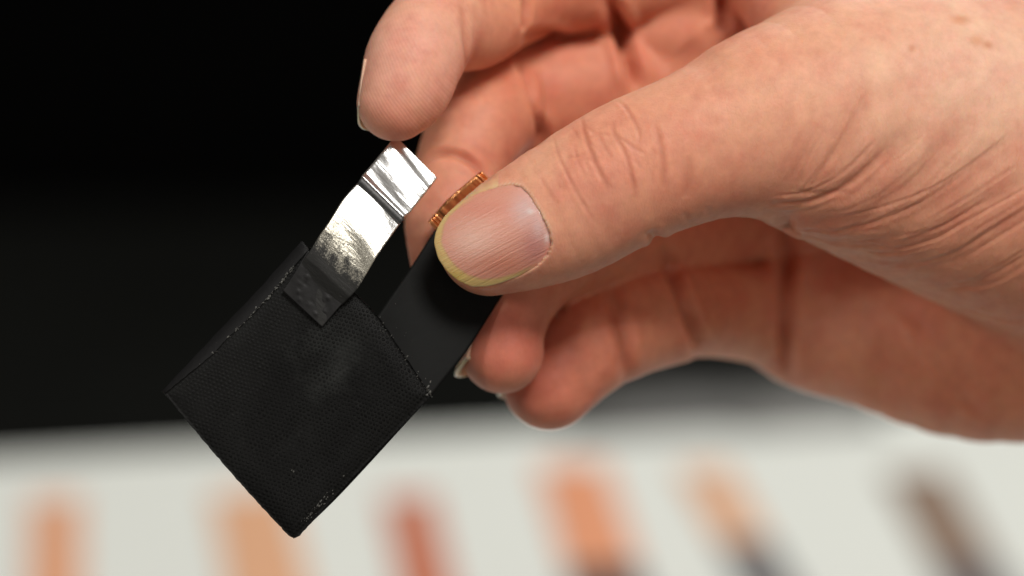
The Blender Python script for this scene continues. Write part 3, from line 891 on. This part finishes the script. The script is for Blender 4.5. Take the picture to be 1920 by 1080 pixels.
def edge_curve(a, b, bow, n, mids=None):
    if mids:
        pts = np.array([a] + mids + [b], float); return polyline_n(pts, n)
    a = np.array(a, float); b = np.array(b, float); nrm = np.array([-(b-a)[1], (b-a)[0]]); nrm /= np.linalg.norm(nrm)
    t = np.linspace(0, 1, n+1)[:, None]
    return a + (b-a)*t + nrm*bow*4*t*(1-t)
def polyline_n(pts, n):
    pl = polyline(pts, 2.0); s = np.concatenate([[0], np.cumsum(np.linalg.norm(np.diff(pl, axis=0), axis=1))]); s /= s[-1]
    t = np.linspace(0, 1, n+1); return np.stack([np.interp(t, s, pl[:, 0]), np.interp(t, s, pl[:, 1])], 1)
NP = 72
top = polyline_n([D_, (625,507), (660,544), (708,593), (752,658), C_], NP)   # D -> C
bot = edge_curve(A_, B_, 4.5, NP)                                             # A -> B
lef = edge_curve(A_, D_, 0, NP, [(350,703),(397,664),(425,634),(462,600),(503,556),(545,505)])  # A -> D
rig = edge_curve(B_, C_, -2.0, NP)                                            # B -> C
G = np.zeros((NP+1, NP+1, 2))
for i in range(NP+1):
    u = i/NP
    for j in range(NP+1):
        v = j/NP      # u: A->B / D->C ; v: A->D / B->C
        G[i, j] = ((1-v)*bot[i] + v*top[i] + (1-u)*lef[j] + u*rig[j]
                   - ((1-u)*(1-v)*bot[0] + u*(1-v)*bot[-1] + (1-u)*v*top[0] + u*v*top[-1]))
# corner at B slightly rounded
w = rng.uniform(-1, 1, 40)
def jag(t, s): return sum(math.sin(t*f + s*3.1 + k)*w[(k+int(s)) % 40] for k, f in enumerate((23, 41, 67, 97, 151)))*0.45
X = []; UV = []
for i in range(NP+1):
    u = i/NP
    for j in range(NP+1):
        v = j/NP; g = G[i, j].copy()
        ee = min(u, 1-u, v, 1-v)
        if u*v == 0 or u == 1 or v == 1:
            g += np.array([jag(u*3, 1), jag(v*3, 2)])*1.3
        if (1-u) + v < 0.035: g += np.array([-0.2, -1.0])*(0.035-((1-u)+v))*180
        puff = 1 - (1 - min(1, ee/0.10))**2.2
        wav = 0.35*math.sin(u*4.2 + v*2.0) + 0.22*math.sin(v*7 - u*3 + 1) + 0.10*math.sin(u*14+v*9)
        d = FD(*g) - 0.45*puff + wav*0.55*puff
        X.append(P(g[0], g[1], d)); UV.append((u*34.0, v*34.0))
Fp = [(i*(NP+1)+j, i*(NP+1)+j+1, (i+1)*(NP+1)+j+1, (i+1)*(NP+1)+j) for i in range(NP) for j in range(NP)]
Xf = np.array(X)
cell_org = to_world(P(560, 740, 0))
cell = empty('pouch_cell', cell_org)
tag(cell, 'flat square black pouch with woven texture and two foil tabs, dangling from the pinched fingers', 'battery pouch')
# give the sleeve a thickness: same outline, pushed back
nV = len(Xf)
bdi = [i*(NP+1) for i in range(NP+1)] + [NP*(NP+1)+j for j in range(1, NP+1)] + [i*(NP+1)+NP for i in range(NP-1, -1, -1)] + [j for j in range(NP-1, 0, -1)]
Xb = Xf[bdi].copy(); Xb[:, 2] += 1.1
Fs = [(bdi[k], nV+k, nV+(k+1) % len(bdi), bdi[(k+1) % len(bdi)]) for k in range(len(bdi))]
# closing sheet behind
ctr = len(Xf) + len(Xb); Xa = np.vstack([Xf, Xb, Xb.mean(0, keepdims=True)])
Fs += [(nV+k, ctr, nV+(k+1) % len(bdi)) for k in range(len(bdi))]
uvb = [UV[k] for k in bdi]
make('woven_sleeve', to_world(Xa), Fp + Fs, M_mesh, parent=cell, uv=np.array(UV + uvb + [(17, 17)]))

# back panel, standing out a little beyond the upper left edge
bl = polyline_n([(304,733),(352,682),(425,605),(480,548),(520,503),(566,452)], 24)
br = polyline_n([(551,1010),(640,925),(806,745)], 24)
Xp = []; 
for i in range(25):
    for j in range(13):
        t = j/12; g = bl[i]*(1-t) + br[i]*t
        Xp.append(P(g[0]+ (0.6*math.sin(i*1.9) if j == 0 else 0), g[1], FD(*g) + 1.5 + 1.1*math.sin(math.pi*i/24)*(1-t)))
Fb = [(i*13+j, i*13+j+1, (i+1)*13+j+1, (i+1)*13+j) for i in range(24) for j in range(12)]
o = make('back_panel', to_world(np.array(Xp)), Fb, M_back, parent=cell)
sd = o.modifiers.new('thickness', 'SOLIDIFY'); sd.thickness = 0.0004; sd.offset = 0

# frayed light chips of film along the edges: small irregular flakes, raised in the middle
def chips(specs, name):
    V = []; F = []
    for (px, py, size, dd) in specs:
        k = len(V); n = random.choice((5, 6, 7)); a0 = random.uniform(0, 6.3); st = random.uniform(1.0, 2.2)
        ca, sa = math.cos(-0.86), math.sin(-0.86)
        for q in range(n):
            an = a0 + q*6.283/n; rr = size*random.uniform(0.45, 1.1)
            u, v = rr*math.cos(an)*st, rr*math.sin(an)
            x, y = px + ca*u - sa*v, py + sa*u + ca*v
            V.append(P(x, y, FD(x, y) + dd + random.uniform(-.05, .05)))
        V.append(P(px, py, FD(px, py) + dd - 0.05*size - 0.08)); V.append(P(px, py, FD(px, py) + dd + 0.35))
        for q in range(n):
            F.append((k+q, k+(q+1) % n, k+n)); F.append((k+(q+1) % n, k+q, k+n+1))
    o = make(name, to_world(np.array(V)), F, M_edge, parent=cell, smooth=False)
    tag(o, kind='stuff')
    return o
sp = []
clus = [(0.30, .04), (0.47, .02), (0.60, .03), (0.70, .03), (0.80, .04), (0.87, .02)]
for k in range(80):
    c_, w_ = random.choice(clus); t = min(0.93, max(0.0, random.gauss(c_, w_))); p = lef[int(t*NP)]
    sp.append((p[0]+random.gauss(0.5, 1.3), p[1]+random.gauss(0.5, 1.3), random.uniform(0.5, 1.5), -0.22))
for (x, y, s_) in ((532,524,4.0),(528,529,3.0),(536,519,2.2),(506,555,3.6),(503,560,2.6),(480,577,2.4),(428,631,2.6),(398,661,2.0),(520,540,1.8),(547,508,1.8),(470,590,1.6)):
    sp.append((x, y, s_*0.8, -0.30))
for k in range(40):
    t = min(1, max(0.5, random.choice((0.62, 0.76, 0.90, 0.97, 0.99)) + random.gauss(0, .03))); p = top[int(t*NP)]
    sp.append((p[0]+random.gauss(-1, 2.4), p[1]+random.gauss(0, 2.4), random.uniform(.5, 1.3), -0.35))
for (x, y, s_) in ((803,725,2.4),(806,735,3.0),(801,740,2.2),(807,716,1.8),(798,710,1.6),(764,668,1.3),(784,697,1.6)):
    sp.append((x, y, s_, -0.42))
for k in range(46):
    t = 0.10 + 0.34*abs(random.gauss(0.3, .35)); p = rig[int(min(.9, t)*NP)]
    sp.append((p[0]-random.uniform(2, 15), p[1]-random.uniform(0, 12), random.uniform(.6, 1.8), -0.42))
for k in range(34):
    sp.append((random.gauss(700, 42), random.gauss(650, 46), random.uniform(.4, .9), -0.55))
sp.append((551,884,2.2,-0.60)); sp.append((547,882,1.5,-0.60))
chips(sp, 'frayed_chips')

# ------------------------------------------------------------------ aluminium tab
def sheet(name, left, right, depth, mat, parent, n=60, mth=16, thick=0.00012, uvlen=None, post=None):
    L = polyline_n(np.array(left, float), n); R = polyline_n(np.array(right, float), n)
    X = []; UV = []; acc = 0
    for i in range(n+1):
        if i: acc += np.linalg.norm((L[i]+R[i])/2 - (L[i-1]+R[i-1])/2)/11
        wd = np.linalg.norm(R[i]-L[i])/11
        for j in range(mth+1):
            t = j/mth; g = L[i]*(1-t) + R[i]*t
            X.append(P(g[0], g[1], depth(i/n, t, g))); UV.append((acc, t*wd))
    W = mth+1
    F = [(i*W+j, i*W+j+1, (i+1)*W+j+1, (i+1)*W+j) for i in range(n) for j in range(mth)]
    o = make(name, to_world(np.array(X)), F, mat, parent=parent, uv=np.array(UV))
    s = o.modifiers.new('thickness', 'SOLIDIFY'); s.thickness = thick; s.offset = 0
    return o
tl = [(530,546),(556,508),(587,461),(600,440),(618,414),(645,372),(681,333)]
tr = [(604,613),(633,580),(667,545),(686,515),(706,482),(731,446),(757,410)]
def tab_depth(s, t, g):
    base = FD(*g) - 0.96 if s < 0.20 else -4.45 + 4.9*max(0, (s-0.26)/0.74)**2
    if 0.20 <= s < 0.30: q = (s-0.20)/0.10; base = (FD(*g) - 0.96)*(1-q) + base*q
    return base - 1.0*t*min(1, max(0, (s-.3)*2)) + 0.18*math.sin(t*5+s*9) + 0.10*math.sin(s*31+t*4)*s
sheet('aluminium_tab', tl, tr, tab_depth, mat_alu(), cell, 110, 40)
# bright folded end piece
ul = [(678,331),(700,305),(720,281),(741,255)]
ur = [(757,409),(774,392),(800,360),(820,334)]
def up_depth(s, t, g):
    return 0.5 + 2.9*s - 0.55*math.exp(-(s/0.07)**2) + 0.10*math.exp(-((s-0.50-0.1*t)/0.12)**2) - 0.22*math.exp(-((s-0.83+0.12*t)/0.07)**2) + 0.34*math.sin(6.28*(s*0.95 + 0.35*t) + 0.6) - 0.85*t
o = sheet('folded_foil_end', ul, ur, up_depth, mat_alu_clean(), cell, 60, 24, 0.0002)
# the dark lap where both pieces meet
ll = [(670,344),(674,338),(679,331)]; lr = [(750,420),(754,414),(758,408)]
sheet('lap_seam', ll, lr, lambda s, t, g: -0.5 - 1.0*t - 0.5*math.sin(math.pi*s), mat_plain('tarnished_foil', (0.10, 0.10, 0.10), 0.5, 0.3, 2000, 0.7), cell, 6, 24)
# small dents and torn bits on its right edge
TB = [(rng.uniform(.08,.95), rng.uniform(.08,.92), rng.uniform(-.5,1)) for _ in range(60)]
sheet('black_tape', [(531,545),(552,513),(577,470)], [(604,613),(633,579),(663,547)], lambda s, t, g: FD(*g) - 1.14 + 0.05*math.sin(9*s+7*t) - 0.12*sum(h*math.exp(-((s-a)/.045)**2-((t-b)/.05)**2) for a, b, h in TB), M_tape, cell, 70, 60, 0.00012)

# ------------------------------------------------------------------ black strip held by the fingers, copper end
def strip_depth(s, t, g):
    return -0.6 + 9.0*min(1, s/0.78)**0.9 + 0.25*math.sin(s*5+t*3)
sl = [(690,612),(708,592),(740,545),(775,494),(812,436),(870,352)]
sr = [(806,748),(822,726),(858,681),(879,653),(933,568),(990,480)]
sheet('coated_strip', sl, sr, strip_depth, M_coat, cell, 70, 30)
def cop_depth(s, t, g):
    r = 0.26*math.sin(s*135)*math.exp(-(s/0.13)**2) + 0.22*math.sin(s*105+1.2)*math.exp(-((s-1)/0.11)**2) + 0.05*math.sin(s*17+.5) + 0.06*math.sin(s*63+3*math.sin(s*9))*abs(math.sin(s*4.1+0.4))
    return 7.0 + r + 0.8*t - 1.2*s
cl_ = [(803,415),(822,393),(838,375),(863,353),(882,337),(902,321)]
cr_ = [(850,462),(880,438),(910,412),(935,392),(958,372)]
sheet('copper_tab', cl_, cr_, cop_depth, mat_copper(), cell, 150, 12, 0.0002)
print('built', _t.time() - _t0)
